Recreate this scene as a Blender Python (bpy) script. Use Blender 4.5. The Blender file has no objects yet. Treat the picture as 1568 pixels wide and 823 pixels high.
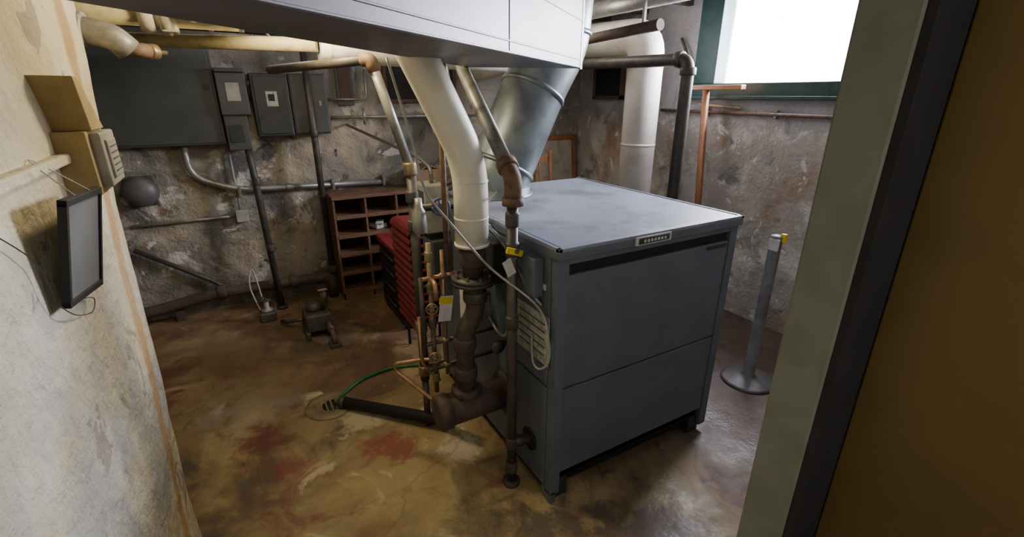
import bpy, bmesh, math, random
from mathutils import Vector, Matrix, noise
random.seed(7)
V=Vector
# ------------------------------------------------------------------ materials
def new_mat(name):
    m=bpy.data.materials.new(name); m.use_nodes=True
    nt=m.node_tree; b=nt.nodes["Principled BSDF"]
    return m,nt,b
def coords(nt):
    g=nt.nodes.new("ShaderNodeNewGeometry"); return g.outputs["Position"]
def noise_fac(nt,pos,scale,lo,hi,detail=6,off=(0,0,0),stretch=(1,1,1),rough=.6,dist=0.0):
    mp=nt.nodes.new("ShaderNodeMapping"); mp.inputs["Location"].default_value=off; mp.inputs["Scale"].default_value=stretch
    nt.links.new(pos,mp.inputs["Vector"])
    n=nt.nodes.new("ShaderNodeTexNoise"); n.inputs["Scale"].default_value=scale; n.inputs["Detail"].default_value=detail
    n.inputs["Roughness"].default_value=rough; n.inputs["Distortion"].default_value=dist
    nt.links.new(mp.outputs[0],n.inputs["Vector"])
    mr=nt.nodes.new("ShaderNodeMapRange"); mr.inputs["From Min"].default_value=lo; mr.inputs["From Max"].default_value=hi
    nt.links.new(n.outputs["Fac"],mr.inputs["Value"])
    return mr.outputs["Result"]
def mix(nt,fac,a,b):
    mx=nt.nodes.new("ShaderNodeMix"); mx.data_type='RGBA'
    if isinstance(fac,(int,float)): mx.inputs[0].default_value=fac
    else: nt.links.new(fac,mx.inputs[0])
    for s,i in ((a,6),(b,7)):
        if isinstance(s,tuple): mx.inputs[i].default_value=(*s,1)
        else: nt.links.new(s,mx.inputs[i])
    return mx.outputs[2]
def mth(nt,op,a,b=None,clamp=False):
    n=nt.nodes.new("ShaderNodeMath"); n.operation=op; n.use_clamp=clamp
    for i,s in enumerate((a,b)):
        if s is None: continue
        if isinstance(s,(int,float)): n.inputs[i].default_value=s
        else: nt.links.new(s,n.inputs[i])
    return n.outputs[0]
def bump(nt,b,fac,strength,dist=.01):
    bn=nt.nodes.new("ShaderNodeBump"); bn.inputs["Strength"].default_value=strength; bn.inputs["Distance"].default_value=dist
    nt.links.new(fac,bn.inputs["Height"]); nt.links.new(bn.outputs[0],b.inputs["Normal"])
def simple(name,col,rough=.5,metal=0.0,var=None,vscale=12,vlo=.45,vhi=.65,bmp=0.0,bscale=60,stretch=(1,1,1)):
    m,nt,b=new_mat(name); pos=coords(nt)
    b.inputs["Roughness"].default_value=rough; b.inputs["Metallic"].default_value=metal
    c2=var if var else tuple(x*.7 for x in col)
    f=noise_fac(nt,pos,vscale,vlo,vhi,5,(3,1,2),stretch)
    nt.links.new(mix(nt,f,col,c2),b.inputs["Base Color"])
    if bmp: bump(nt,b,noise_fac(nt,pos,bscale,0,1,3),bmp,.004)
    return m
def layered(name,base,layers,rough=.85,bmp=.4,bscale=(6,40),bdist=.02):
    m,nt,b=new_mat(name); pos=coords(nt); col=base
    b.inputs["Roughness"].default_value=rough
    for i,L in enumerate(layers):
        c,sc,lo,hi=L[:4]; dist=L[4] if len(L)>4 else .3; st=L[5] if len(L)>5 else (1,1,1)
        f=noise_fac(nt,pos,sc,lo,hi,7,(i*3.7+1,i*1.9,i*5.3),st,.62,dist)
        col=mix(nt,f,col,c)
    h=mth(nt,'ADD',mth(nt,'MULTIPLY',noise_fac(nt,pos,bscale[0],.35,.65,8,(1,2,3)),1.0),mth(nt,'MULTIPLY',noise_fac(nt,pos,bscale[1],.3,.7,4),.25))
    bump(nt,b,h,bmp,bdist)
    nt.links.new(col,b.inputs["Base Color"])
    return m,nt,b,pos,col
def ramp(nt,sock,lo,hi):
    mr=nt.nodes.new("ShaderNodeMapRange"); mr.inputs["From Min"].default_value=lo; mr.inputs["From Max"].default_value=hi
    nt.links.new(sock,mr.inputs["Value"]); return mr.outputs[0]
def sep(nt,pos):
    sx=nt.nodes.new("ShaderNodeSeparateXYZ"); nt.links.new(pos,sx.inputs[0]); return sx.outputs
def blob(nt,pos,c,r,soft=.6,dist=.5):
    """stain patch at world position c (x,y) radius r with ragged outline"""
    S=sep(nt,pos)
    dx=mth(nt,'SUBTRACT',S[0],c[0]); dy=mth(nt,'SUBTRACT',S[1],c[1])
    d=mth(nt,'SQRT',mth(nt,'ADD',mth(nt,'MULTIPLY',dx,dx),mth(nt,'MULTIPLY',dy,dy)))
    n=noise_fac(nt,pos,6,.25,.75,8,(c[0]*3,c[1]*2,1),(1,1,1),.7,.5)
    d=mth(nt,'ADD',d,mth(nt,'MULTIPLY',mth(nt,'SUBTRACT',n,.5),r*dist*4))
    return mth(nt,'SUBTRACT',1.0,ramp(nt,d,r*(1-soft),r),True)
# walls
mBack,nt,b,pos,col=layered("plaster_back",(.31,.295,.26),[((.45,.385,.29),1.5,.48,.58,.8),((.155,.15,.145),2.2,.51,.61,.7),((.62,.59,.53),3.6,.57,.61,1.0),((.23,.155,.10),4.5,.60,.66,.8),((.11,.105,.10),1.1,.56,.72,.3),((.07,.065,.06),6.0,.64,.70,.8)],.9,.8)
S=sep(nt,pos)
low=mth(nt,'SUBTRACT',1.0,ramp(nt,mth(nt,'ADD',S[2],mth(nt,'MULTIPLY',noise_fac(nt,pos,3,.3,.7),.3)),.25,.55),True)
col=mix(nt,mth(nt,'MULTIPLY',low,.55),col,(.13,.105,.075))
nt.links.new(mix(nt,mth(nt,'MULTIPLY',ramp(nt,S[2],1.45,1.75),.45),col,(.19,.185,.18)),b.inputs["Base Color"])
mRight,nt,b,pos,col=layered("plaster_right",(.50,.46,.41),[((.66,.63,.58),2.2,.48,.56,.9),((.42,.31,.22),1.9,.53,.64,.8),((.28,.27,.265),3.5,.56,.65,.7),((.78,.76,.73),5.0,.60,.64,1.0)],.9,.8)
S=sep(nt,pos)
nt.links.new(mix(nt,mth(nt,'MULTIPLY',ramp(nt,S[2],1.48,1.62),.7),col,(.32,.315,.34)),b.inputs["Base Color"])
mLeft,nt,b,pos,col=layered("plaster_left",(.56,.50,.34),[((.65,.61,.50),2.4,.48,.60,.6),((.42,.31,.17),2.6,.60,.70,.6),((.32,.28,.22),7.0,.66,.70,.6)],.8,.9,(4,22),.016)
S=sep(nt,pos)
lowf=mth(nt,'SUBTRACT',1.0,ramp(nt,S[2],.85,1.55),True)
g1=mth(nt,'MULTIPLY',noise_fac(nt,pos,1.9,.42,.54,8,(4,4,4),(1,1,1),.65,.8),lowf)
col=mix(nt,mth(nt,'MULTIPLY',g1,.85),col,(.36,.375,.375))
pk=mth(nt,'MULTIPLY',noise_fac(nt,pos,5.0,.59,.62,8,(7,1,4),(1,1,1),.65,.9),.75)
col=mix(nt,pk,col,(.27,.235,.19))
e=mth(nt,'ADD',mth(nt,'MULTIPLY',S[2],.24),.30)
d=mth(nt,'ABSOLUTE',mth(nt,'SUBTRACT',S[1],e))
wob=mth(nt,'MULTIPLY',noise_fac(nt,pos,6,.3,.7),.04)
mk=mth(nt,'MULTIPLY',mth(nt,'SUBTRACT',mth(nt,'ADD',wob,.045),d),30,True)
nt.links.new(mix(nt,mth(nt,'MULTIPLY',mk,.8),col,(.40,.24,.10)),b.inputs["Base Color"])
# floor
mFloor,nt,b,pos,col=layered("concrete_floor",(.25,.18,.085),[((.39,.30,.145),1.6,.46,.61,.8),((.14,.085,.05),1.5,.50,.61,.9),((.20,.06,.042),2.8,.58,.66,1.0),((.095,.078,.055),2.1,.55,.67,.9),((.50,.43,.28),3.6,.60,.67,.9),((.07,.05,.042),7.0,.62,.71,.7)],.5,.4,(5,50),.01)
S=sep(nt,pos)
col=mix(nt,mth(nt,'MULTIPLY',blob(nt,pos,(-.45,.45),.6,.8,.3),.5),col,(.50,.40,.17))
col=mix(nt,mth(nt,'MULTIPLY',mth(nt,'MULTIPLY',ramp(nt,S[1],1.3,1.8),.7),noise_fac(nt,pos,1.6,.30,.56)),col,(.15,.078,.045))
col=mix(nt,mth(nt,'MULTIPLY',blob(nt,pos,(-1.15,1.5),.35),.5),col,(.30,.26,.18))
for c,r,cc,a in (((-.52,.72),.16,(.24,.05,.04),.8),((-1.10,1.12),.16,(.15,.04,.036),.8),((-.98,.82),.10,(.22,.05,.04),.7),((-.15,-.12),.28,(.075,.062,.048),.8),((.25,-.35),.32,(.08,.058,.05),.8),((-.75,.2),.15,(.22,.13,.07),.6),((-.55,2.1),.42,(.065,.048,.038),.7),((-.2,.55),.13,(.62,.55,.42),.7),((-.60,1.05),.13,(.56,.48,.30),.7),((-.35,.1),.16,(.09,.075,.045),.6),((-.9,1.7),.3,(.24,.16,.09),.5)):
    col=mix(nt,mth(nt,'MULTIPLY',blob(nt,pos,c,r),a),col,cc)
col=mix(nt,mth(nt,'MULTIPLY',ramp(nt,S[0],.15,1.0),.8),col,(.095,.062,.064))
vo=nt.nodes.new("ShaderNodeTexVoronoi"); vo.feature='DISTANCE_TO_EDGE'; vo.inputs["Scale"].default_value=.9
nz=nt.nodes.new("ShaderNodeTexNoise"); nz.inputs["Scale"].default_value=3; nz.inputs["Detail"].default_value=6; nt.links.new(pos,nz.inputs["Vector"])
mxv=nt.nodes.new("ShaderNodeMix"); mxv.data_type='VECTOR'; mxv.inputs[0].default_value=.25
nt.links.new(pos,mxv.inputs[4]); nt.links.new(nz.outputs["Color"],mxv.inputs[5]); nt.links.new(mxv.outputs[1],vo.inputs["Vector"])
cr=mth(nt,'MULTIPLY',mth(nt,'SUBTRACT',.006,vo.outputs["Distance"]),140,True)
col=mix(nt,mth(nt,'MULTIPLY',cr,.4),col,(.08,.05,.03)); nt.links.new(col,b.inputs["Base Color"])
rr=nt.nodes.new("ShaderNodeMapRange"); rr.inputs["To Min"].default_value=.27; rr.inputs["To Max"].default_value=.72
nt.links.new(noise_fac(nt,pos,2.2,.36,.58,5,(9,9,9)),rr.inputs["Value"]); nt.links.new(rr.outputs[0],b.inputs["Roughness"])

mCeil=simple("ceiling_boards",(.08,.065,.05),.9)
mPost=simple("painted_post",(.195,.21,.165),.6,var=(.16,.175,.135),vscale=9,bmp=.1)
mDark=simple("dark_gap",(.018,.018,.021),.8)
mDoor=simple("olive_door_paint",(.145,.092,.02),.6,var=(.11,.07,.015),vscale=3)
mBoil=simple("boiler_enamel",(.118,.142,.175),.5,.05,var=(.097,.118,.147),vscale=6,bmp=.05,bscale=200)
mBoilLit=simple("boiler_enamel_lit",(.25,.28,.35),.45,.05,var=(.115,.13,.155),vscale=3.5,vlo=.5,vhi=.70)  # boiler enamel with window light painted into the colour, plus darker smudges
mBlack=simple("matte_black",(.010,.010,.011),.7)
mIron=simple("black_iron_pipe",(.070,.067,.063),.5,.35,var=(.12,.095,.075),vscale=14)
mRust=simple("rusty_pipe",(.095,.064,.050),.75,.1,var=(.06,.045,.038),vscale=25,bmp=.4)
mRustL=simple("rusty_fitting",(.19,.12,.08),.7,.2,var=(.11,.075,.055),vscale=30,bmp=.3)
mSilver=simple("galvanised_pipe",(.36,.36,.34),.42,.6,var=(.25,.24,.22),vscale=14)
mGrey=simple("grey_painted_pipe",(.22,.215,.195),.45,.4,var=(.13,.125,.11),vscale=12)
mGalv=simple("galvanised_sheet",(.20,.235,.255),.42,.5,var=(.11,.13,.145),vscale=6,bmp=.08)
mStan=simple("worn_steel_post",(.17,.17,.17),.5,.4,var=(.11,.10,.10),vscale=10)
mDuct=simple("duct_sheet",(.165,.155,.18),.45,.3,var=(.115,.105,.118),vscale=2.2,bmp=.05,stretch=(1,1,3))
mWhiteP=simple("pipe_jacket",(.74,.73,.62),.45,var=(.55,.52,.41),vscale=5,vlo=.54,vhi=.74,bmp=.2,bscale=25)
mWhiteP2=simple("flue_jacket",(.80,.76,.70),.55,var=(.66,.59,.51),vscale=5,bmp=.1,bscale=20)
mCream=simple("cream_paint",(.50,.43,.24),.55,var=(.34,.28,.15),vscale=12,bmp=.2)
mCopper=simple("copper",(.45,.26,.15),.4,.6,var=(.26,.16,.10),vscale=25)
mBrass=simple("brass",(.32,.25,.15),.45,.55,var=(.18,.14,.09),vscale=30)
mPanel=simple("panel_paint",(.080,.086,.088),.5,.1,var=(.062,.067,.07),vscale=3)
mPanelD=simple("panel_paint_dark",(.040,.045,.048),.5,.1)
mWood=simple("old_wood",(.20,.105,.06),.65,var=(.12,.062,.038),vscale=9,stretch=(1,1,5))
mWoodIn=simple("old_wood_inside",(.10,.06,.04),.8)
mOrange=simple("varnished_wood",(.36,.15,.06),.5,var=(.26,.10,.045),vscale=8)
mRed=simple("red_paint",(.22,.025,.03),.5,var=(.14,.017,.022))
mPaper=simple("paper",(.62,.62,.59),.8,var=(.52,.51,.48),vscale=20)
mCard=simple("cardboard",(.34,.21,.12),.85,var=(.26,.16,.08))
mBoard=simple("pin_board",(.50,.46,.38),.8,var=(.38,.33,.26))
mBeige=simple("yellowed_board",(.42,.32,.15),.7,var=(.33,.25,.11),vscale=6)
mPlate=simple("light_grey_plate",(.38,.38,.34),.5)
mElb=simple("grey_fitting",(.26,.255,.235),.5,.3,var=(.44,.43,.39),vscale=16)
mGreen=simple("green_window_frame",(.018,.062,.056),.5,var=(.012,.042,.038))
mYellow=simple("yellow_tag",(.80,.62,.03),.5)
mBlue=simple("blue_handle",(.05,.10,.25),.5)
mHose=simple("green_hose",(.02,.16,.05),.4)
mWire=simple("grey_wire",(.36,.36,.35),.5)
mFlex=simple("flex_conduit",(.26,.26,.25),.4,.6,var=(.10,.10,.10),vscale=120)
mLabel=simple("label_foil",(.42,.44,.38),.45,var=(.28,.32,.26),vscale=35,vlo=.48,vhi=.55)
mWhite=simple("white_enamel",(.66,.63,.52),.4,var=(.50,.46,.34),vscale=15)
mGrate=simple("drain_grate",(.24,.19,.11),.6,.2)
mGlassF=simple("picture_paper",(.13,.137,.135),.7,var=(.10,.106,.104),vscale=4)

# ------------------------------------------------------------------ mesh builder
class B:
    def __init__(s,name): s.name=name; s.bm=bmesh.new(); s.mats=[]
    def mi(s,m):
        if m not in s.mats: s.mats.append(m)
        return s.mats.index(m)
    def hexa(s,p,m,bev=.003):
        """p: 8 points, bottom 4 ccw then top 4 ccw"""
        t=bmesh.new(); v=[t.verts.new(q) for q in p]
        for f in ((3,2,1,0),(4,5,6,7),(0,1,5,4),(1,2,6,5),(2,3,7,6),(3,0,4,7)): t.faces.new([v[i] for i in f])
        if bev>0: bmesh.ops.bevel(t,geom=list(t.edges),offset=bev,segments=2,affect='EDGES',profile=.5)
        s.merge(t,m,False); return s
    def box(s,a,b,m,bev=.003,rot=None,piv=None):
        x0,y0,z0=a; x1,y1,z1=b
        p=[V(q) for q in ((x0,y0,z0),(x1,y0,z0),(x1,y1,z0),(x0,y1,z0),(x0,y0,z1),(x1,y0,z1),(x1,y1,z1),(x0,y1,z1))]
        if rot:
            c=V(piv) if piv else (V(a)+V(b))/2
            p=[rot@(q-c)+c for q in p]
        return s.hexa(p,m,min(bev,.45*min(x1-x0,y1-y0,z1-z0)))
    def merge(s,t,m,smooth):
        i=s.mi(m); mp={}
        bmesh.ops.recalc_face_normals(t,faces=list(t.faces))
        for v in t.verts: mp[v]=s.bm.verts.new(v.co)
        for f in t.faces:
            try: g=s.bm.faces.new([mp[v] for v in f.verts])
            except ValueError: continue
            g.material_index=i; g.smooth=smooth if smooth is not None else f.smooth
        t.free()
    def tube(s,pts,r,m,n=16,fil=0,caps=True):
        pts=[V(p) for p in pts]
        if fil>0: pts=fillet(pts,fil)
        rs=r if isinstance(r,(list,tuple)) else [r]*len(pts)
        t=bmesh.new(); rings=[]
        d=(pts[1]-pts[0]).normalized(); up=V((0,0,1)) if abs(d.z)<.9 else V((1,0,0))
        nx=d.cross(up).normalized()
        for k,p in enumerate(pts):
            if k==0: dd=pts[1]-pts[0]
            elif k==len(pts)-1: dd=pts[-1]-pts[-2]
            else: dd=(pts[k+1]-p).normalized()+(p-pts[k-1]).normalized()
            dd=dd.normalized() if dd.length>1e-6 else d
            nx=(nx-dd*nx.dot(dd)).normalized(); ny=dd.cross(nx)
            rings.append([t.verts.new(p+(nx*math.cos(2*math.pi*j/n)+ny*math.sin(2*math.pi*j/n))*rs[k]) for j in range(n)])
        for a,b in zip(rings,rings[1:]):
            for j in range(n):
                f=t.faces.new((a[j],a[(j+1)%n],b[(j+1)%n],b[j])); f.smooth=True
        if caps:
            for q in (rings[0],rings[-1][::-1]):
                f=t.faces.new(q); f.smooth=False
        s.merge(t,m,None); return s
    def lathe(s,o,ax,prof,m,n=24):
        o=V(o); ax=V(ax).normalized()
        up=V((0,0,1)) if abs(ax.z)<.9 else V((1,0,0)); nx=ax.cross(up).normalized(); ny=ax.cross(nx)
        t=bmesh.new(); rings=[]
        for d,r in prof:
            r=max(r,.0005)
            rings.append([t.verts.new(o+ax*d+(nx*math.cos(2*math.pi*j/n)+ny*math.sin(2*math.pi*j/n))*r) for j in range(n)])
        for a,b in zip(rings,rings[1:]):
            for j in range(n):
                f=t.faces.new((a[j],a[(j+1)%n],b[(j+1)%n],b[j])); f.smooth=True
        for q in (rings[0],rings[-1][::-1]):
            f=t.faces.new(q); f.smooth=False
        s.merge(t,m,None); return s
    def cyl(s,a,b,r,m,n=20): return s.tube([a,b],r,m,n)
    def coupling(s,p,ax,r,m,l=.03):
        ax=V(ax).normalized(); p=V(p)
        return s.lathe(p-ax*l,ax,[(0,r*.92),(0,r*1.2),(l*.25,r*1.28),(l*1.75,r*1.28),(2*l,r*1.2),(2*l,r*.92)],m,16)
    def flange(s,p,ax,r,m,th=.018,bolts=8):
        ax=V(ax).normalized(); p=V(p)
        s.lathe(p-ax*th,ax,[(0,r*.5),(0,r),(th*.9,r),(th*.92,r*.9),(th*1.08,r*.9),(th*1.1,r),(th*2,r),(th*2,r*.5)],m,28)
        up=V((0,0,1)) if abs(ax.z)<.9 else V((1,0,0)); nx=ax.cross(up).normalized(); ny=ax.cross(nx)
        for k in range(bolts):
            a=2*math.pi*k/bolts; q=p+(nx*math.cos(a)+ny*math.sin(a))*r*.8
            s.tube([q-ax*(th+.014),q+ax*(th+.014)],.009,m,6)
        return s
    def wheel(s,p,ax,r,m,t=.005):
        ax=V(ax).normalized(); p=V(p); up=V((0,0,1)) if abs(ax.z)<.9 else V((1,0,0)); nx=ax.cross(up).normalized(); ny=ax.cross(nx)
        c=[p+(nx*math.cos(2*math.pi*k/20)+ny*math.sin(2*math.pi*k/20))*r for k in range(21)]
        s.tube(c,t,m,8)
        for k in range(5):
            a=2*math.pi*k/5; s.tube([p,p+(nx*math.cos(a)+ny*math.sin(a))*r],t*.8,m,6)
        s.lathe(p-ax*t*2,ax,[(0,t*2),(t*4,t*2)],m,10); return s
    def done(s):
        me=bpy.data.meshes.new(s.name); s.bm.to_mesh(me); s.bm.free()
        ob=bpy.data.objects.new(s.name,me); bpy.context.collection.objects.link(ob)
        for m in s.mats: me.materials.append(m)
        return ob
def fillet(pts,r,n=7):
    out=[pts[0]]
    for a,p,b in zip(pts,pts[1:],pts[2:]):
        u=(a-p); w=(b-p); l=min(r,u.length*.45,w.length*.45)
        A=p+u.normalized()*l; Bq=p+w.normalized()*l
        for k in range(n+1):
            t=k/n; out.append(A*(1-t)**2+p*2*t*(1-t)+Bq*t*t)
    out.append(pts[-1]); return out
def spline(pts,n=8):
    pts=[V(p) for p in pts]; q=[pts[0]]+pts+[pts[-1]]; out=[]
    for i in range(1,len(q)-2):
        for k in range(n):
            t=k/n; a,b,c,d=q[i-1],q[i],q[i+1],q[i+2]
            out.append(.5*((2*b)+(c-a)*t+(2*a-5*b+4*c-d)*t*t+(3*b-a-3*c+d)*t**3))
    out.append(pts[-1]); return out

CEIL=2.6
# ------------------------------------------------------------------ room shell
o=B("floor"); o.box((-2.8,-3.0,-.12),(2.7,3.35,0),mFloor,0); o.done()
o=B("ceiling"); o.box((-2.8,-3.0,CEIL),(2.7,3.35,CEIL+.1),mCeil,0)
for k in range(13):
    y=-2.8+k*.5; o.box((-2.6,y,CEIL-.16),(2.5,y+.05,CEIL),mCeil,.004)
o.done()
def bumpy_wall(name,org,du,dv,nu,nv,m,nrm,amp,back):
    """uneven plaster face (displaced grid) in front of a solid wall block"""
    o=B(name); o.box(back[0],back[1],m,0)
    bm=o.bm; org=V(org);du=V(du);dv=V(dv);nrm=V(nrm)
    g=[[None]*(nv+1) for _ in range(nu+1)]
    for i in range(nu+1):
        for j in range(nv+1):
            p=org+du*i/nu+dv*j/nv
            g[i][j]=bm.verts.new(p+nrm*noise.fractal(p*1.6,1,2,4)*amp)
    for i in range(nu):
        for j in range(nv):
            f=bm.faces.new((g[i][j],g[i+1][j],g[i+1][j+1],g[i][j+1])); f.smooth=True
    return o.done()
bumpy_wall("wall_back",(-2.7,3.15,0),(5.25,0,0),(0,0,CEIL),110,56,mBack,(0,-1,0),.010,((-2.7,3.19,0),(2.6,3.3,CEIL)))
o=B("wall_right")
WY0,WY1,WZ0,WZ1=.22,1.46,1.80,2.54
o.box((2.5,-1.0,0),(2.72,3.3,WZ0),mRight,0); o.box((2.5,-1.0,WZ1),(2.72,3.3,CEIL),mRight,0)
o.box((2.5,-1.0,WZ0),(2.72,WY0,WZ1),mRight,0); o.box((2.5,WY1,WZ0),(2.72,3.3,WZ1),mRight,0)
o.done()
o=B("window_1")
o.box((2.47,WY0-.06,1.745),(2.60,WY1+.13,WZ0+.04),mGreen,.006)
o.box((2.43,WY0-.1,1.72),(2.55,WY1+.16,1.748),mGreen,.006)
o.box((2.47,WY1-.08,WZ0+.04),(2.60,WY1+.13,WZ1+.02),mGreen,.006)
o.box((2.47,WY0-.06,WZ0+.04),(2.60,WY0+.03,WZ1+.02),mGreen,.006)
o.box((2.47,WY0-.06,WZ1-.03),(2.60,WY1+.13,WZ1+.05),mGreen,.006)
o.done()
def left_wall():
    bm=bmesh.new(); nz=60; g=[]
    for j in range(nz+1):
        z=CEIL*j/nz; ye=.58+.10*z+.055*z*z
        row=[]; R=.035
        prof=[]
        n1=90
        for i in range(n1+1): prof.append((-1.35,-3.0+(ye-R+3.0)*i/n1))
        for k in range(1,9):
            a=math.pi/2*k/8; prof.append((-1.35-R+R*math.cos(a),ye-R+R*math.sin(a)))
        for k in range(1,13): prof.append((-1.35-R-(1.25)*k/12,ye))
        for x,y in prof:
            h=noise.fractal(V((x,y,z))*1.6,1,2,4)*.011+ (noise.noise(V((x*7,y*7,z*7)))*.002)
            row.append(bm.verts.new((x-.004+h,y,z)))
        g.append(row)
    for a,b in zip(g,g[1:]):
        for i in range(len(a)-1):
            f=bm.faces.new((a[i],a[i+1],b[i+1],b[i])); f.smooth=True
    me=bpy.data.meshes.new("wall_left"); bm.to_mesh(me); bm.free(); me.materials.append(mLeft)
    ob=bpy.data.objects.new("wall_left",me); bpy.context.collection.objects.link(ob)
left_wall()
o=B("wall_side"); o.box((-2.8,.4,0),(-2.68,3.3,CEIL),mBack,0); o.done()
o=B("wall_front"); o.box((.02,-1.0,0),(2.6,-.9,CEIL),mBack,0); o.box((-1.36,-1.0,2.3),(-.13,-.9,CEIL),mBack,0); o.done()
o=B("trim_1"); o.box((-.13,-.985,0),(.03,-.895,2.29),mPost,.005)
o.box((-.128,-1.0,0),(.02,-.984,2.29),mDark,.002); o.done()
o=B("door_1"); o.box((-.022,-1.85,.02),(.03,-1.001,2.15),mDoor,.003)
for z0,z1 in ((.25,.95),(1.1,1.95)):
    o.box((-.028,-1.72,z0),(-.020,-1.36,z1),mDoor,.004)
o.lathe((-.022,-1.79,1.0),(-1,0,0),[(0,.03),(.01,.03),(.02,.012),(.04,.012),(.05,.028),(.07,.024),(.072,.001)],mBrass)
o.done()
o=B("wall_hall"); o.box((-1.4,-3.1,0),(1.1,-3.0,CEIL),mLeft,0); o.box((1.0,-3.0,0),(1.1,-1.0,CEIL),mLeft,0); o.done()

# ------------------------------------------------------------------ boiler
W,D,H=1.037,1.24,1.22
o=B("boiler")
o.box((.03,.03,.10),(W-.03,D-.03,H-.02),mBoil,.004)                       # carcass
o.box((-.0,.0,.045),(.05,.05,H-.03),mBoil,.004)                            # corner posts
o.box((W-.05,0,.045),(W,.05,H-.03),mBoil,.004)
o.box((.05,.006,.60),(W-.05,.04,1.105),mBoil,.004)                         # upper front panel
o.box((.05,.006,.155),(W-.05,.04,.592),mBoil,.004)                         # lower front panel
o.box((.045,.022,1.10),(W-.045,.04,1.155),mBlack,0)                        # slot
o.box((.05,.03,.09),(W-.05,.05,.155),mBlack,0)
o.box((.05,.004,1.15),(W-.05,.04,H-.03),mBoil,.003)
o.box((-.004,.05,.07),(.04,D,H-.03),mBoil,.003)                           # left side jacket
o.box((W-.04,.05,.07),(W+.003,D,H-.03),mBoil,.003)
o.box((-.012,-.012,H-.045),(W+.012,D+.01,H-.008),mBoil,.006)               # lid lip
o.box((.012,.012,H-.012),(W-.012,D-.012,H+.002),mBoilLit,.003)                 # top sheet
o.box((-.012,-.012,H-.01),(.006,D+.01,H+.004),mBoilLit,.002); o.box((W-.006,-.012,H-.01),(W+.012,D+.01,H+.004),mBoil,.002)
o.box((-.012,-.012,H-.01),(W+.012,.008,H+.004),mBoilLit,.002)
o.box((.36,-.020,H-.040),(.56,-.010,H-.004),mPaper,.002); o.box((.375,-.023,H-.034),(.545,-.019,H-.010),mPanelD,.001)
for k in range(7): o.box((.40+k*.019,-.0245,H-.028),(.412+k*.019,-.0225,H-.016),mPaper,0)
o.box((.84,.002,1.08),(.97,.0065,1.095),mPanelD,0)
for x in (.03,W-.11):                                                      # base channels/feet
    o.box((x,.02,0),(x+.08,.12,.10),mPanelD,.004); o.box((x,D-.12,0),(x+.08,D-.02,.10),mPanelD,.004)
o.box((0,.0,.0),(.03,.07,.06),mBoil,.003)
o.box((.03,.06,.03),(W-.03,.09,.09),mBlack,.002); o.box((.03,.12,.0),(.09,D-.12,.08),mBlack,.002)
o.box((-.008,.30,.10),(-.003,.31,1.15),mPanelD,0); o.box((-.007,.05,.60),(-.003,.30,.606),mPanelD,0)
o.lathe((-.006,.17,.25),(-1,0,0),[(0,.055),(.004,.055),(.005,.001)],mBlack)
o.hexa([V(q) for q in ((-.008,.04,.70),(-.004,.04,.70),(-.004,.30,.70),(-.008,.30,.70),(-.008,.04,.92),(-.004,.04,.92),(-.004,.30,.92),(-.008,.30,.92))],mLabel,.001)
o.box((-.008,.075,1.03),(-.004,.125,1.055),mPaper,.001)
for k in range(5): o.box((-.009,.07,.88-k*.035),(-.0078,.27,.886-k*.035),mPanel,0)
o.lathe((-.01,.40,.37),(-1,0,0),[(0,.11),(.012,.11),(.013,.08)],mRust)
o.done()

# ------------------------------------------------------------------ overhead duct
o=B("air_duct")
P1,P2,P3,P4=V((-.922,-.514,0)),V((.552,.638,0)),V((.039,.838,0)),V((-1.045,-.44,0))
back=(P1-P2).normalized()*.45
zb,zt=1.87,2.32
def dz(p,z): return V((p.x,p.y,z))
A,Bq,Cq,Dq=P1+back,P2,P3,P4+back+V((-.03,.03,0))
o.hexa([dz(A,zb),dz(Bq,zb),dz(Cq,zb),dz(Dq,zb),dz(A,zt),dz(Bq,zt),dz(Cq,zt),dz(Dq,zt)],mDuct,.004)
dr=(P2-P1).normalized(); nn=V((dr.y,-dr.x,0))
for t in (.95,):
    p=P1+dr*t+nn*.002
    o.hexa([dz(p,zb+.01),dz(p+dr*.004,zb+.01),dz(p+dr*.004-nn*.01,zb+.01),dz(p-nn*.01,zb+.01),dz(p+nn*.001,zt),dz(p+dr*.004+nn*.001,zt),dz(p+dr*.004-nn*.01,zt),dz(p-nn*.01,zt)],mDuct,.001)
for zz in (zb+.002,zb+.035,zb+.20):
    a=A+nn*.003; b2=P2+nn*.003
    o.hexa([dz(a,zz),dz(b2,zz),dz(b2-nn*.006,zz),dz(a-nn*.006,zz),dz(a,zz+.005),dz(b2,zz+.005),dz(b2-nn*.006,zz+.005),dz(a-nn*.006,zz+.005)],mDuct,.001)
p=P2-dr*.03+nn*.002
o.hexa([dz(p,zb-.004),dz(P2+nn*.004,zb-.004),dz(P2-nn*.008,zb-.004),dz(p-nn*.01,zb-.004),dz(p,zt),dz(P2+nn*.004,zt),dz(P2-nn*.008,zt),dz(p-nn*.01,zt)],mDuct,.001)
for p in (P1.lerp(P2,.15)-nn*.04,P1.lerp(P2,.85)-nn*.1): o.box((p.x-.012,p.y-.003,zt-.02),(p.x+.012,p.y+.003,CEIL),mGalv,.001)
o.done()

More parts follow.
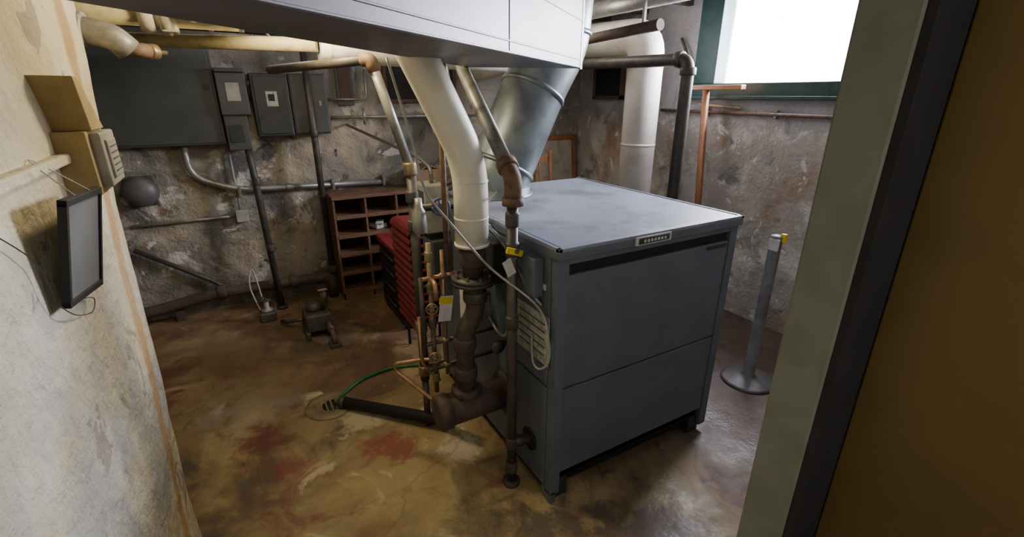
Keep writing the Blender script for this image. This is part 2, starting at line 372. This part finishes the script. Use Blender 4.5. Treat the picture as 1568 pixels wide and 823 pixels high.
# ------------------------------------------------------------------ flue
o=B("flue_pipe")
fp=[V(q) for q in ((.29,1.02,H),(.29,1.02,1.30),(.55,1.05,1.79),(.70,1.06,2.02),(.74,1.06,2.59))]
o.tube(fp,.178,mGalv,32,.09)
o.lathe((.29,1.02,H),(0,0,1),[(0,.205),(.01,.205),(.012,.188),(.05,.188),(.05,.17)],mGalv,28)
for a,b,t in ((1,2,.14),(1,2,.95),(3,4,.1),(3,4,.6)):
    p=fp[a].lerp(fp[b],t); d=(fp[b]-fp[a]).normalized()
    o.lathe(p-d*.012,d,[(0,.172),(0,.185),(.01,.189),(.024,.185),(.024,.172)],mGalv,28)
o.done()

# ------------------------------------------------------------------ main white steam riser & header
yh=.40
o=B("insulated_steam_pipe")
o.tube([(-.165,yh,1.16),(-.165,yh,1.50),(-.37,yh+.03,1.93),(-.43,yh+.1,2.12),(-.43,yh+.1,2.6)],.071,mWhiteP,24,.12)
o.lathe((-.165,yh,1.155),(0,0,1),[(0,.05),(0,.074),(.012,.075),(.012,.07)],mWhiteP)
for z in (1.27,1.42): o.lathe((-.165,yh,z),(0,0,1),[(0,.07),(.001,.0725),(.008,.0725),(.009,.07)],mWhiteP)
o.tube([(-.165,yh,1.02),(-.165,yh,1.17)],.045,mRust)
o.coupling((-.165,yh,1.10),(0,0,1),.045,mRust,.035)
o.flange((-.165,yh,1.0),(0,0,1),.095,mIron,.016)
o.tube([(-.165,yh,1.0),(-.155,yh,.90),(-.16,yh,.84),(-.215,yh,.75),(-.215,yh,.36)],.042,mRust,20,.07)
for z in (.70,.55): o.coupling((-.215,yh,z),(0,0,1),.042,mRust,.03)
o.coupling((-.157,yh,.92),(0,0,1),.042,mIron,.025)
o.tube([(-.33,yh,.37),(.03,yh,.37)],.075,mRust,24)
o.lathe((-.37,yh,.37),(1,0,0),[(0,.06),(.004,.078),(.01,.084),(.06,.084),(.062,.075)],mRust)
o.coupling((-.215,yh,.45),(0,0,1),.055,mRust,.02)
o.done()
o=B("insulated_steam_main")
o.tube([(-.56,1.12,1.955),(-.50,1.12,1.955),(-.47,1.12,1.953),(.62,1.45,1.95),(1.2,2.9,1.95),(1.2,3.13,1.95)],.07,mWhiteP,24,.1)
o.lathe((-.56,1.12,1.955),(1,0,0),[(0,.035),(.03,.072),(.05,.072),(.052,.07)],mWhiteP)
o.tube([(-1.3,1.6,1.98),(-.56,1.12,1.957)],.03,mCream,16)
for q in ((-.2,1.2),(.9,2.2)): o.box((q[0]-.01,q[1]-.006,2.0),(q[0]+.01,q[1]+.006,CEIL),mIron,.001)
o.done()

o=B("return_pipe")
y=.20
o.tube([(-.085,y,.0),(-.085,y,1.36)],.022,mIron)
o.lathe((-.085,y,0),(0,0,1),[(0,.04),(.02,.04),(.022,.024)],mRust)
for z in (.24,1.30,1.18,.86,.10): o.coupling((-.085,y,z),(0,0,1),.022,mIron if z>.3 else mRust,.028)
o.tube([(-.085,y,.24),(.0,y-.03,.25)],.022,mIron); o.coupling((-.055,y-.01,.244),(1,-.2,0),.022,mIron,.018)
dg=V((.014,.85,1.865))-V((-.085,.22,1.47)); dg.normalize()
e0=V((-.082,.20,1.455)); e1=e0+dg*.075
o.tube([(-.083,y,1.36),e0,e1],.034,mRustL,18,.05)
o.lathe((-.083,y,1.355),(0,0,1),[(0,.03),(0,.042),(.03,.042),(.03,.034)],mRustL)
o.coupling(e1,dg,.033,mRustL,.02)
o.tube([e1,e0+dg*.80,V((.045,.94,2.0)),V((.045,.94,2.6))],.030,mGrey,18,.06)
o.box((-.13,y-.036,1.165),(-.055,y-.026,1.19),mYellow,.002,Matrix.Rotation(.35,3,'Y'))
o.cyl((-.085,y-.04,1.18),(-.085,y,1.18),.01,mBrass)
o.box((-.135,y-.03,1.08),(-.095,y-.028,1.15),mPaper,.001,Matrix.Rotation(-.4,3,'Y'))
o.done()

o=B("condensate_drop_pipe")
y=.80
o.tube([(-.75,y+.6,1.86),(-.42,y,1.885)],.02,mIron)
o.tube([(-.44,y+.03,1.885),(-.415,y,1.885),(-.40,y,1.84)],.028,mRustL,14,.02)
o.tube([(-.41,y,1.87),(-.285,y,1.45)],.021,mSilver)
o.coupling((-.28,y,1.43),(.1,0,-1),.024,mBrass,.03)
o.tube([(-.277,y,1.44),(-.28,y,.30)],.024,mIron)
for z in (1.30,1.16,.62,.36): o.coupling((-.28,y,z),(0,0,1),.024,mIron if z>.7 else mBrass,.028)
o.tube([(-.28,y,.36),(.0,y,.36)],.022,mRust); o.coupling((-.13,y,.36),(1,0,0),.022,mBrass,.03)
o.tube([(-.28,y,.30),(-.28,y,.0)],.018,mIron)
o.done()

o=B("boiler_trim_piping")
o.tube([(-.325,.5,.42),(-.325,.5,1.16)],.012,mBrass,12); o.tube([(-.265,.5,.50),(-.265,.5,1.12)],.009,mCopper,12)
o.tube([(-.24,.5,1.05),(-.24,.5,1.86)],.012,mRustL,12)
o.tube([(-.36,.52,.62),(-.36,.52,1.0)],.011,mIron,12)
for z in (1.10,.95,.78,.60,.50): o.coupling((-.325,.5,z),(0,0,1),.014,mBrass if z!=.78 else mIron,.022)
for z in (1.0,.68,.55):
    o.tube([(-.36,.5,z),(-.005,.5,z)],.010,mCopper if z>.9 else mIron,12); o.coupling((-.265,.5,z),(1,0,0),.012,mBrass,.016); o.coupling((-.2,.5,z),(1,0,0),.012,mIron,.014)
o.tube([(-.325,.5,1.0),(-.33,.42,1.0),(-.33,.42,.93)],.011,mCopper,12,.03)
o.tube([(-.30,.55,.56),(-.36,.60,.55),(-.47,.66,.53),(-.47,.66,.49),(-.30,.42,.34),(-.25,.40,.40)],.0095,mCopper,12,.03)
o.tube([(-.37,.55,.80),(-.37,.55,.56),(-.30,.52,.46)],.009,mCopper,10,.03)
for z,m in ((.88,mBrass),(.64,mBrass)):
    o.wheel((-.345,.44,z),(-.3,-1,0),.024,m,.004); o.cyl((-.325,.5,z),(-.345,.44,z),.006,m)
o.wheel((-.225,.58,1.29),(-.5,-1,.2),.036,mBlue,.006); o.cyl((-.20,.66,1.27),(-.225,.58,1.29),.009,mBrass)
o.tube([(-.30,.68,1.27),(-.10,.68,1.27),(-.005,.68,1.1)],.018,mIron,12,.04)
o.lathe((-.20,.68,1.24),(0,0,1),[(0,.025),(.01,.034),(.05,.034),(.06,.025)],mRustL)
o.lathe((-.30,.66,1.16),(0,0,1),[(0,.028),(.008,.032),(.10,.032),(.12,.018),(.16,.016)],mSilver)
o.box((-.305,.455,.80),(-.245,.46,.92),mPaper,.001,Matrix.Rotation(.15,3,'Y')); o.box((-.305,.452,.885),(-.245,.456,.915),mYellow,.001,Matrix.Rotation(.15,3,'Y'))
o.hexa([V(q) for q in ((-.10,.60,.66),(-.09,.60,.66),(-.085,.72,.66),(-.095,.72,.66),(-.10,.60,.92),(-.09,.60,.92),(-.085,.72,.92),(-.095,.72,.92))],mPaper,.004)
o.lathe((-.06,.56,.84),(-1,-.3,0),[(0,.03),(.0,.045),(.03,.045),(.03,.038),(.031,.001)],mBlack)
o.tube([(-.07,.56,.84),(-.005,.56,.84)],.01,mBrass,10)
o.box((-.06,.40,.95),(-.006,.52,1.14),mPanelD,.005); o.box((-.05,.09,1.0),(-.006,.19,1.16),mBoil,.005)
o.lathe((-.085,.34,.68),(0,-1,0),[(0,.03),(.02,.034),(.022,.001)],mPanel)
o.tube([(-.085,.345,.68),(-.004,.345,.68)],.012,mIron,10)
o.done()
o=B("gas_control_box")
o.box((-.14,1.02,1.04),(-.002,1.20,1.30),mPlate,.006); o.box((-.146,1.04,1.07),(-.138,1.18,1.27),mPanel,.003)
o.box((-.12,1.0,.80),(-.002,1.16,1.0),mPanel,.006); o.tube([(-.07,1.1,1.30),(-.07,1.1,1.38),(-.07,1.3,1.42),(-.07,3.13,1.5)],.011,mFlex,10,.05)
o.done()

o=B("wiring_loom")
W1=[(-.45,.45,1.87),(-.41,.36,1.60),(-.385,.32,1.42),(-.30,.30,1.29),(-.16,.25,1.10),(-.03,.09,.96),(-.022,.02,.84),(-.022,.02,.74),(-.03,.07,.685),(-.03,.12,.70),(-.012,.16,.80)]
o.tube(spline(W1),.005,mWire,8)
o.tube(spline([(-.012,.30,1.05),(-.05,.24,.98),(-.07,.26,.80),(-.05,.34,.72),(-.03,.45,.70),(-.012,.55,.72)]),.006,mWire,8)
o.tube(spline([(-.012,.50,1.18),(-.08,.42,1.22),(-.06,.30,1.16),(-.04,.16,1.03),(-.012,.09,.96)]),.010,mFlex,10)
o.tube(spline([(-.20,.55,1.86),(-.14,.62,1.72),(-.06,.75,1.42),(-.07,.9,1.32)]),.011,mFlex,10)
o.tube(spline([(-.16,.60,1.86),(-.12,.5,1.35),(-.02,.36,1.12)]),.004,mWire,8)
o.tube(spline([(-.10,.28,1.40),(-.05,.5,1.28),(-.012,.62,1.12)]),.005,mWire,8)
o.done()

o=B("floor_drain"); o.lathe((-.73,1.255,.0),(0,0,1),[(0,.14),(.006,.138),(.008,.10),(.004,.085),(.003,.001)],mGrate,28)
o.lathe((-.72,1.25,.005),(0,0,1),[(0,.055),(.001,.055),(.0015,.001)],mBlack,20)
for k in range(6): o.box((-.81+k*.028,1.19,.004),(-.80+k*.028,1.32,.009),mGrate,.001)
o.done()
o=B("drain_pipe"); o.tube([(-.66,1.20,.035),(-.20,.70,.06),(-.16,.56,.28)],.032,mBlack,16,.03); o.lathe((-.67,1.21,.034),(.69,-.72,.04),[(0,.02),(0,.036),(.03,.036),(.03,.03)],mIron); o.done()
o=B("garden_hose"); o.tube(spline([(-.70,1.23,.02),(-.63,1.32,.012),(-.50,1.42,.012),(-.30,1.46,.012),(-.10,1.40,.012)]),.010,mHose,10); o.done()

# ------------------------------------------------------------------ pigeon-hole shelf
o=B("pigeonhole_shelf")
x0,x1,y0,y1,z0,z1=-.325,.76,2.80,3.12,.0,.93
t=.018
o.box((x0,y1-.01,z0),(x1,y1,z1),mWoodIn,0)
cols=[x0,-.06,.215,.49,x1-t]
for c in cols: o.box((c,y0,z0),(c+t,y1-.01,z1),mWood,.002)
rows=[.06,.24,.41,.58,.75]
for z in rows: o.box((x0+t,y0+.004,z),(x1-t,y1-.01,z+.014),mWood,.002)
o.box((x0-.004,y0-.01,z1-.02),(x1+.008,y1,z1+.01),mWood,.003)
for z in rows: o.box((x0+t,y0-.004,z-.012),(x1-t,y0+.006,z+.022),mWood,.002)
o.box((x0,y0,0),(x1,y0+.01,.06),mWood,.002)
o.done()
o=B("paper_bundle"); o.box((.02,2.88,.595),(.13,3.02,.64),mPaper,.01,Matrix.Rotation(.3,3,'Z')); o.box((.05,2.86,.64),(.12,2.98,.665),mPaper,.008,Matrix.Rotation(-.3,3,'Z')); o.done()
o=B("cardboard_box"); o.box((.42,2.86,.942),(.70,3.08,1.10),mCard,.004)
o.box((.40,2.84,1.095),(.56,3.05,1.105),mCard,.002,Matrix.Rotation(-.5,3,'Y')); o.box((.57,2.86,1.10),(.75,3.06,1.11),mCard,.002,Matrix.Rotation(.3,3,'Y')); o.done()

o=B("tool_cabinet"); o.box((-.03,1.95,.03),(.55,2.55,.60),mPanelD,.006); o.box((-.05,1.93,.60),(.57,2.57,.64),mRed,.006)
for k in range(4): o.box((-.036,1.98,.08+k*.13),(-.028,2.52,.19+k*.13),mBlack,.003); o.tube([(-.05,2.1,.15+k*.13),(-.05,2.4,.15+k*.13)],.006,mIron,8)
for x in (0,.5):
    for yy in (2.0,2.5): o.cyl((x,yy,0),(x,yy,.04),.02,mBlack)
o.done()
o=B("stacked_chairs")
for k in range(13):
    z=.30+k*.054; yb=1.38+k*.004
    prof=[(0,-.035),(.012,-.012),(.04,0),(.28,-.01),(.33,.02)]
    for (a,za),(b2,zb2) in zip(prof,prof[1:]):
        X0=-.12
        o.hexa([V(q) for q in ((X0+a,yb,z+za),(X0+b2,yb,z+zb2),(X0+b2,yb+.40,z+zb2),(X0+a,yb+.40,z+za),(X0+a,yb,z+za+.014),(X0+b2,yb,z+zb2+.014),(X0+b2,yb+.40,z+zb2+.014),(X0+a,yb+.40,z+za+.014))],mRed,.002)
for xx in (-.07,.17):
    for yy in (1.42,1.74): o.tube([(xx,yy,0),(xx,yy,.93)],.011,mPanelD,10)
o.done()

# ------------------------------------------------------------------ electrical
o=B("electrical_panel"); o.box((-1.75,3.02,1.385),(-1.00,3.14,2.28),mPanel,.006); o.box((-1.73,3.012,1.40),(-1.02,3.02,2.26),mPanel,.004); o.cyl((-1.06,3.0,1.8),(-1.06,3.015,1.8),.02,mPanelD); o.done()
o=B("disconnect_switch"); o.box((-.995,2.95,1.60),(-.80,3.14,1.90),mPanel,.006); o.box((-.94,2.945,1.70),(-.85,2.951,1.83),mPlate,.002); o.box((-.995,2.93,1.90),(-.80,3.14,1.93),mPanel,.008)
o.box((-.99,2.97,1.34),(-.83,3.14,1.60),mPanel,.006); o.box((-.97,2.963,1.40),(-.87,2.97,1.53),mPanelD,.002); o.cyl((-.80,3.0,1.76),(-.785,2.93,1.84),.008,mPanelD); o.done()
o=B("breaker_box"); o.box((-.775,2.96,1.435),(-.51,3.14,1.90),mPanelD,.008); o.box((-.755,2.95,1.455),(-.525,2.96,1.88),mPanelD,.005); o.box((-.68,2.946,1.66),(-.60,2.951,1.77),mLabel,.001); o.box((-.665,2.944,1.70),(-.62,2.947,1.75),mBlack,0); o.done()
o=B("junction_box"); o.box((-.50,3.0,1.44),(-.225,3.14,1.905),mPanel,.006); o.box((-.49,2.992,1.45),(-.235,3.0,1.895),mPanel,.004); o.box((-.295,2.985,1.66),(-.275,2.995,1.70),mSilver,.002); o.done()
o=B("alarm_bell"); o.lathe((-1.62,3.14,1.06),(0,-1,0),[(0,.07),(.02,.075),(.03,.115),(.06,.11),(.09,.085),(.11,.04),(.115,.001)],mStan,28); o.box((-1.71,3.12,.95),(-1.53,3.145,1.17),mPanel,.006); o.done()
o=B("steel_conduit")
o.tube([(-1.29,3.10,1.39),(-1.29,3.10,1.15),(-1.0,3.10,1.015),(.25,3.10,.985)],.024,mSilver,14,.16)
for x in (-.98,-.25,.2): o.box((x-.012,3.065,.955),(x+.012,3.14,1.04),mSilver,.003)
o.coupling((-.6,3.10,1.005),(1,0,-.02),.024,mSilver,.03)
o.tube([(-1.74,3.12,.80),(-1.03,3.12,.80)],.012,mSilver,10); o.box((-1.04,3.08,.75),(-.95,3.14,.85),mPlate,.005)
o.tube([(-1.0,3.12,.84),(-1.0,3.12,1.38)],.009,mWire,10)
o.tube([(-.20,3.08,1.565),(1.2,3.08,1.56)],.014,mSilver,10); o.tube([(-.20,3.10,1.71),(.12,3.10,1.71),(.12,3.10,1.95)],.010,mSilver,10,.05)
o.tube([(.08,3.08,1.50),(.08,3.08,1.64)],.012,mSilver,10)
o.tube([(-1.76,3.10,.62),(-1.30,3.09,.28),(-1.2,3.05,.2)],.018,mIron,12,.05)
o.done()
o=B("vertical_conduit"); o.tube([(-.865,3.0,1.34),(-.86,2.93,1.2),(-.83,2.9,.0)],.026,mIron,14,.1); o.lathe((-.83,2.9,0),(0,0,1),[(0,.045),(.03,.045),(.03,.03)],mIron)
o.coupling((-.85,2.93,1.1),(0,0,1),.026,mIron,.03); o.coupling((-.835,2.905,.55),(0,0,1),.026,mIron,.03); o.done()
o=B("standpipe"); o.tube([(-.37,2.95,2.42),(-.37,2.95,.25)],.026,mIron,14); o.coupling((-.37,2.95,1.45),(0,0,1),.026,mIron,.03); o.coupling((-.37,2.95,.27),(0,0,1),.030,mRust,.03); o.done()
o=B("sewer_pipe"); o.tube([(-2.6,3.05,.07),(-1.7,3.05,.12),(-1.3,3.03,.19),(-.39,2.95,.20),(-.39,2.95,.0)],.045,mRust,18,.06)
for x in (-1.9,-1.25,-.7,-.49): o.coupling((x,3.0+ (0.03 if x<-1 else -.02),.11 if x<-1.5 else .195),(1,-.05,.03),.045,mRust,.03)
o.box((-1.6,3.02,0),(-1.54,3.1,.09),mRust,.003); o.done()
o=B("condensate_pump")
o.box((-.72,2.17,.05),(-.53,2.38,.19),mIron,.015); o.box((-.73,2.15,.0),(-.70,2.40,.06),mIron,.004); o.box((-.55,2.15,.0),(-.52,2.40,.06),mIron,.004)
o.lathe((-.64,2.29,.19),(0,0,1),[(0,.055),(.01,.06),(.05,.055),(.06,.025)],mIron); o.tube([(-.58,2.25,.19),(-.56,2.25,.34)],.015,mRust); o.coupling((-.565,2.25,.31),(0,0,1),.017,mRustL,.02)
o.tube([(-.57,2.16,.12),(-.56,2.02,.08),(-.56,1.96,.03)],.018,mRust,12,.03); o.coupling((-.565,2.08,.10),(0,1,.2),.020,mRust,.02); o.box((-.60,1.94,0),(-.52,2.03,.03),mRust,.004)
o.box((-.60,2.21,.36),(-.535,2.23,.37),mCopper,.002); o.cyl((-.565,2.25,.31),(-.565,2.235,.365),.008,mRustL)
o.tube([(-.72,2.35,.10),(-.82,2.45,.06),(-.86,2.55,.03)],.016,mIron,12,.03)
o.tube([(-.60,2.37,.12),(-.52,2.6,.12),(-.46,2.82,.10)],.018,mRust,12,.03)
o.done()
o=B("drain_valve"); o.box((-1.01,2.65,.0),(-.89,2.75,.08),mStan,.012); o.lathe((-.95,2.70,.08),(0,0,1),[(0,.045),(.02,.045),(.03,.02),(.09,.02)],mElb); o.wheel((-.95,2.70,.18),(0,0,1),.035,mIron)
o.tube(spline([(-1.0,2.70,.1),(-1.04,2.75,.3),(-1.0,2.8,.42),(-.97,2.72,.2)]),.006,mWire,8); o.cyl((-.95,2.70,.16),(-.95,2.70,.19),.008,mIron); o.done()
o=B("window_2"); o.box((-.12,3.11,1.66),(.02,3.14,2.2),mPanel,.004); o.box((-.10,3.105,1.69),(.0,3.112,2.17),mWoodIn,.003)
o.box((.30,3.11,1.70),(.95,3.14,2.1),mBlack,.004)
for a in ((.28,1.68,.97,1.71),(.28,2.09,.97,2.12),(.28,1.68,.31,2.12),(.94,1.68,.97,2.12),(.61,1.68,.64,2.12)): o.box((a[0],3.09,a[1]),(a[2],3.13,a[3]),mWoodIn,.003)
o.done()
o=B("window_3"); o.box((2.465,2.45,1.74),(2.499,2.85,2.2),mBlack,.003)
for a in ((2.43,1.71,2.87,1.745),(2.43,2.17,2.87,2.2),(2.43,1.71,2.46,2.2),(2.84,1.71,2.87,2.2)): o.box((2.45,a[0],a[1]),(2.499,a[2],a[3]),mWoodIn,.003)
o.done()

# ------------------------------------------------------------------ ceiling pipes, left
o=B("cream_main_pipe")
o.tube([(-2.6,1.2,2.05),(-.86,1.2,2.05)],.05,mCream,20); o.tube([(-.9,1.2,2.07),(-.62,1.2,2.10),(-.62,1.2,2.6)],.06,mCream,20,.05)
o.lathe((-1.20,1.2,2.05),(1,0,0),[(0,.05),(0,.07),(.02,.075),(.05,.075),(.05,.06),(.07,.06),(.07,.08),(.10,.08),(.11,.05)],mWhite,8)
o.box((-1.135,1.155,1.98),(-1.075,1.245,2.12),mWhite,.01)
o.lathe((-.93,1.24,2.03),(.0,-.1,1),[(0,.10),(.005,.15),(.015,.19),(.035,.20),(.045,.19),(.06,.12),(.10,.09),(.14,.06)],mWhite,28)
for k in range(8):
    a=k*math.pi/4+.2; o.tube([(-.93+.16*math.cos(a),1.24+.16*math.sin(a),2.015),(-.93+.16*math.cos(a),1.24+.16*math.sin(a),2.05)],.012,mWhite,6)
o.box((-1.8,1.19,2.1),(-1.78,1.21,CEIL),mIron,.001)
o.done()
o=B("branch_pipe")
o.tube([(-1.9,2.2,2.04),(.1,2.2,2.03)],.03,mCream,14); o.tube([(-1.9,2.5,2.16),(1.6,2.5,2.14)],.035,mIron,14)
o.tube([(-1.9,1.9,2.25),(.4,1.9,2.22)],.05,mPanel,16)
for x in (-1.15,-.6): o.coupling((x,2.2,2.035),(1,0,0),.03,mCream,.035)
for x in (-1.4,-.45):
    for yy,z in ((2.2,2.05),(2.5,2.18),(1.9,2.28)): o.box((x,yy-.008,z),(x+.015,yy+.008,CEIL),mIron,.001)
o.tube(spline([(-1.15,2.0,2.55),(-1.1,2.0,2.25),(-.95,2.05,2.12),(-.8,2.05,2.2),(-.7,2.05,2.4)]),.009,mWire,8)
o.tube(spline([(-.75,2.35,2.5),(-.7,2.4,2.2),(-.55,2.5,2.05),(-.45,2.6,2.15),(-.42,2.7,2.5)]),.008,mPlate,8)
o.done()
o=B("pipe_elbow")
o.tube([(-1.52,1.02,1.98),(-1.36,.99,1.96),(-1.27,.98,1.94),(-1.235,1.0,1.90)],.045,mElb,18,.05)
o.coupling((-1.36,.99,1.96),(1,-.1,-.1),.045,mElb,.02); o.tube([(-1.25,.99,1.905),(-1.17,1.06,1.90)],.026,mRustL,14); o.coupling((-1.17,1.06,1.90),(.7,.7,0),.022,mBrass,.015); o.tube([(-1.18,1.05,1.90),(-1.13,1.10,1.90)],.008,mBrass)
o.done()
# ------------------------------------------------------------------ right side pipes
o=B("insulated_flue_riser")
o.tube([(2.0,1.68,0),(2.0,1.68,2.18),(2.0,2.6,2.22),(2.0,3.13,2.22)],.14,mWhiteP2,28,.16)
for z in (.7,1.35,1.95): o.lathe((2.0,1.68,z),(0,0,1),[(0,.138),(.001,.1425),(.02,.1425),(.021,.138)],mWhiteP2,28)
o.done()
o=B("gas_main_pipe")
o.tube([(1.75,1.03,0),(1.75,1.03,1.975),(1.75,2.3,2.0),(1.75,3.1,2.0)],.042,mIron,18,.08)
o.coupling((1.75,1.03,1.90),(0,0,1),.042,mIron,.025); o.coupling((1.75,1.11,1.977),(0,1,0),.042,mIron,.025)
o.tube([(1.68,1.25,2.20),(1.68,3.1,2.14)],.038,mRust,16); o.tube([(1.8,1.1,2.40),(1.8,2.5,2.40)],.06,mSilver,18)
for yy in (1.4,2.2): o.box((1.79,yy,2.4),(1.81,yy+.02,CEIL),mIron,.001); o.box((1.67,yy,2.18),(1.69,yy+.02,CEIL),mIron,.001)
o.done()
o=B("thin_water_pipe"); o.tube([(2.47,1.9,1.625),(2.47,-.8,1.61)],.013,mRustL,10); o.tube([(2.47,1.5,1.68),(2.47,1.1,1.66)],.01,mCream,8)
o.tube(spline([(2.46,1.75,2.2),(2.44,1.65,2.05),(2.45,1.62,1.85)]),.012,mIron,8)
for yy in (1.4,.8,.3): o.box((2.46,yy,1.59),(2.499,yy+.02,1.65),mSilver,.002)
o.tube([(2.46,2.1,2.2),(2.46,2.1,0)],.02,mIron,12)
o.done()
o=B("wooden_t_brace"); o.tube([(2.35,1.20,0),(2.35,1.345,1.79)],.027,mOrange,10); o.box((2.32,1.02,1.79),(2.38,1.47,1.825),mOrange,.006); o.done()
o=B("stanchion_post"); o.lathe((1.69,.18,0),(0,0,1),[(0,.165),(.012,.165),(.02,.15),(.035,.06),(.05,.034),(.98,.034),(.985,.03),(.99,.001)],mStan,28)
o.box((1.69,.13,.95),(1.715,.16,1.0),mYellow,.004); o.box((1.655,.14,.90),(1.66,.2,.97),mPaper,.001); o.done()
o=B("framed_board")
rx=Matrix.Rotation(-.10,3,'X')
def rb(a,b,m,bev=.003): o.box(a,b,m,bev,rx,(2.1,2.98,0))
rb((1.84,2.97,.02),(2.40,2.985,1.32),mBoard); 
for a in ((1.82,0,1.87,1.34),(2.37,0,2.42,1.34),(1.82,1.29,2.42,1.34),(1.82,0,2.42,.05)): rb((a[0],2.955,a[1]),(a[2],2.995,a[3]),mOrange)
o.done()
o=B("wooden_chair")
cx,cy=1.62,2.45
for dx in (-.2,.2):
    o.tube([(cx+dx,cy-.2,0),(cx+dx,cy-.2,.45)],.018,mOrange,10)
    o.tube([(cx+dx,cy+.18,0),(cx+dx,cy+.2,.45),(cx+dx,cy+.27,1.22)],.018,mOrange,10)
    o.tube([(cx+dx,cy-.2,.2),(cx+dx,cy+.18,.2)],.011,mOrange,8)
o.box((cx-.22,cy-.22,.44),(cx+.22,cy+.22,.475),mOrange,.008)
for z in (.62,.85,1.10): o.box((cx-.2,cy+.215+(z-.45)*.09,z),(cx+.2,cy+.235+(z-.45)*.09,z+.07),mOrange,.004)
for dx in (-.08,.08): o.tube([(cx+dx,cy+.235,.64),(cx+dx,cy+.285,1.12)],.009,mOrange,8)
o.done()

# ------------------------------------------------------------------ left wall items
o=B("thermostat_box")
o.box((-1.37,.27,1.50),(-1.285,.47,1.66),mBeige,.003)
o.hexa([V(q) for q in ((-1.37,.30,1.66),(-1.275,.30,1.66),(-1.275,.45,1.66),(-1.37,.45,1.66),(-1.37,.24,1.79),(-1.275,.26,1.79),(-1.275,.30,1.79),(-1.37,.30,1.79))],mBeige,.003)
o.box((-1.287,.30,1.515),(-1.262,.475,1.655),mPlate,.005); o.box((-1.264,.33,1.535),(-1.256,.445,1.635),mPlate,.004)
for k in range(5): o.box((-1.257,.345,1.55+k*.016),(-1.2545,.43,1.553+k*.016),mStan,0)
o.done()
o=B("picture_frame")
bl,br,tr,tl=V((-1.325,-.095,1.33)),V((-1.325,.175,1.29)),V((-1.275,.20,1.533)),V((-1.275,-.104,1.554))
nrm=((br-bl).cross(tl-bl)).normalized()
if nrm.x<0: nrm=-nrm
def fq(a,b,c,d,m,t0,t1,bev=.001): o.hexa([q+nrm*t0 for q in (a,b,c,d)]+[q+nrm*t1 for q in (a,b,c,d)],m,bev)
def bi(u,v): return (bl*(1-u)+br*u)*(1-v)+(tl*(1-u)+tr*u)*v
fq(bi(.03,.03),bi(.97,.03),bi(.97,.97),bi(.03,.97),mGlassF,-.004,.001)
for a,b,c,d in (((0,0),(1,0),(1,.06),(0,.06)),((0,.94),(1,.94),(1,1),(0,1)),((0,0),(.05,0),(.05,1),(0,1)),((.95,0),(1,0),(1,1),(.95,1))):
    fq(bi(*a),bi(*b),bi(*c),bi(*d),mBlack,-.009,.006)
o.tube(spline([tl.lerp(tr,.3),V((-1.345,.05,1.62)),tl.lerp(tr,.7)]),.0012,mWire,6)
o.tube(spline([V((-1.335,-.30,1.56)),V((-1.33,-.15,1.45)),V((-1.33,-.12,1.36)),bl+V((0,.02,-.02)),V((-1.33,.02,1.27)),V((-1.335,.1,1.25)),V((-1.335,.13,1.27)),V((-1.335,.05,1.30))]),.0012,mPanelD,6)
o.done()
o=B("trim_2"); o.box((-1.37,-3.0,1.585),(-1.325,.27,1.61),mLeft,.006); o.done()

# ------------------------------------------------------------------ lights
def light(name,kind,loc,energy,col,**k):
    l=bpy.data.lights.new(name,kind); l.energy=energy; l.color=col
    for a,b in k.items(): setattr(l,a,b)
    ob=bpy.data.objects.new(name,l); ob.location=loc; bpy.context.collection.objects.link(ob); return ob
light("bulb_light",'POINT',(-.62,.80,2.12),38,(1,.82,.50),shadow_soft_size=.10)
o=B("bulb_socket"); o.lathe((-.62,.80,CEIL),(0,0,-1),[(0,.05),(.02,.05),(.03,.015),(.36,.015),(.37,.025),(.42,.025)],mWhite); o.done()
light("fill_light_back",'POINT',(-.75,1.95,2.42),25,(1,.90,.72),shadow_soft_size=.2)  # added soft fill for the back of the room, no bulb hangs here
light("fill_light_far",'POINT',(1.35,2.1,2.4),16,(1,.93,.84),shadow_soft_size=.2)  # unseen fill added to brighten the right rear of the room
light("fill_light_side",'POINT',(1.6,-.35,2.3),11,(.97,.95,.95),shadow_soft_size=.2)  # added fill to the right of the boiler front, not a fitting
w=light("window_light",'AREA',(2.78,.84,2.2),270,(.86,.87,1.0),shape='RECTANGLE',size=1.2,size_y=.75); w.rotation_euler=(0,math.radians(90-18),0)
h=light("hall_light",'AREA',(-.4,-2.3,2.45),15,(.93,.93,1.0),shape='DISK',size=.7)
light("hall_warm_light",'POINT',(-.75,-2.2,2.1),5,(1,.78,.45),shadow_soft_size=.08)  # unseen warm point light in the hall behind the camera
wd=bpy.data.worlds.new("world"); bpy.context.scene.world=wd; wd.use_nodes=True
bg=wd.node_tree.nodes["Background"]; bg.inputs[0].default_value=(.94,.94,1,1); bg.inputs[1].default_value=18

# ------------------------------------------------------------------ camera
yaw,pitch,roll=1.0445,.3543,.003
fw=V((math.cos(yaw)*math.cos(pitch),math.sin(yaw)*math.cos(pitch),-math.sin(pitch)))
r=V((math.sin(yaw),-math.cos(yaw),0)); u=r.cross(fw)
r2=r*math.cos(roll)+u*math.sin(roll); u2=-r*math.sin(roll)+u*math.cos(roll)
cd=bpy.data.cameras.new("camera"); cd.sensor_width=36; cd.lens=719.68/1568*36; cd.clip_start=.02
cam=bpy.data.objects.new("camera",cd); bpy.context.collection.objects.link(cam)
cam.matrix_world=Matrix(((r2.x,u2.x,-fw.x,-.9715),(r2.y,u2.y,-fw.y,-1.3244),(r2.z,u2.z,-fw.z,1.75),(0,0,0,1)))
bpy.context.scene.camera=cam
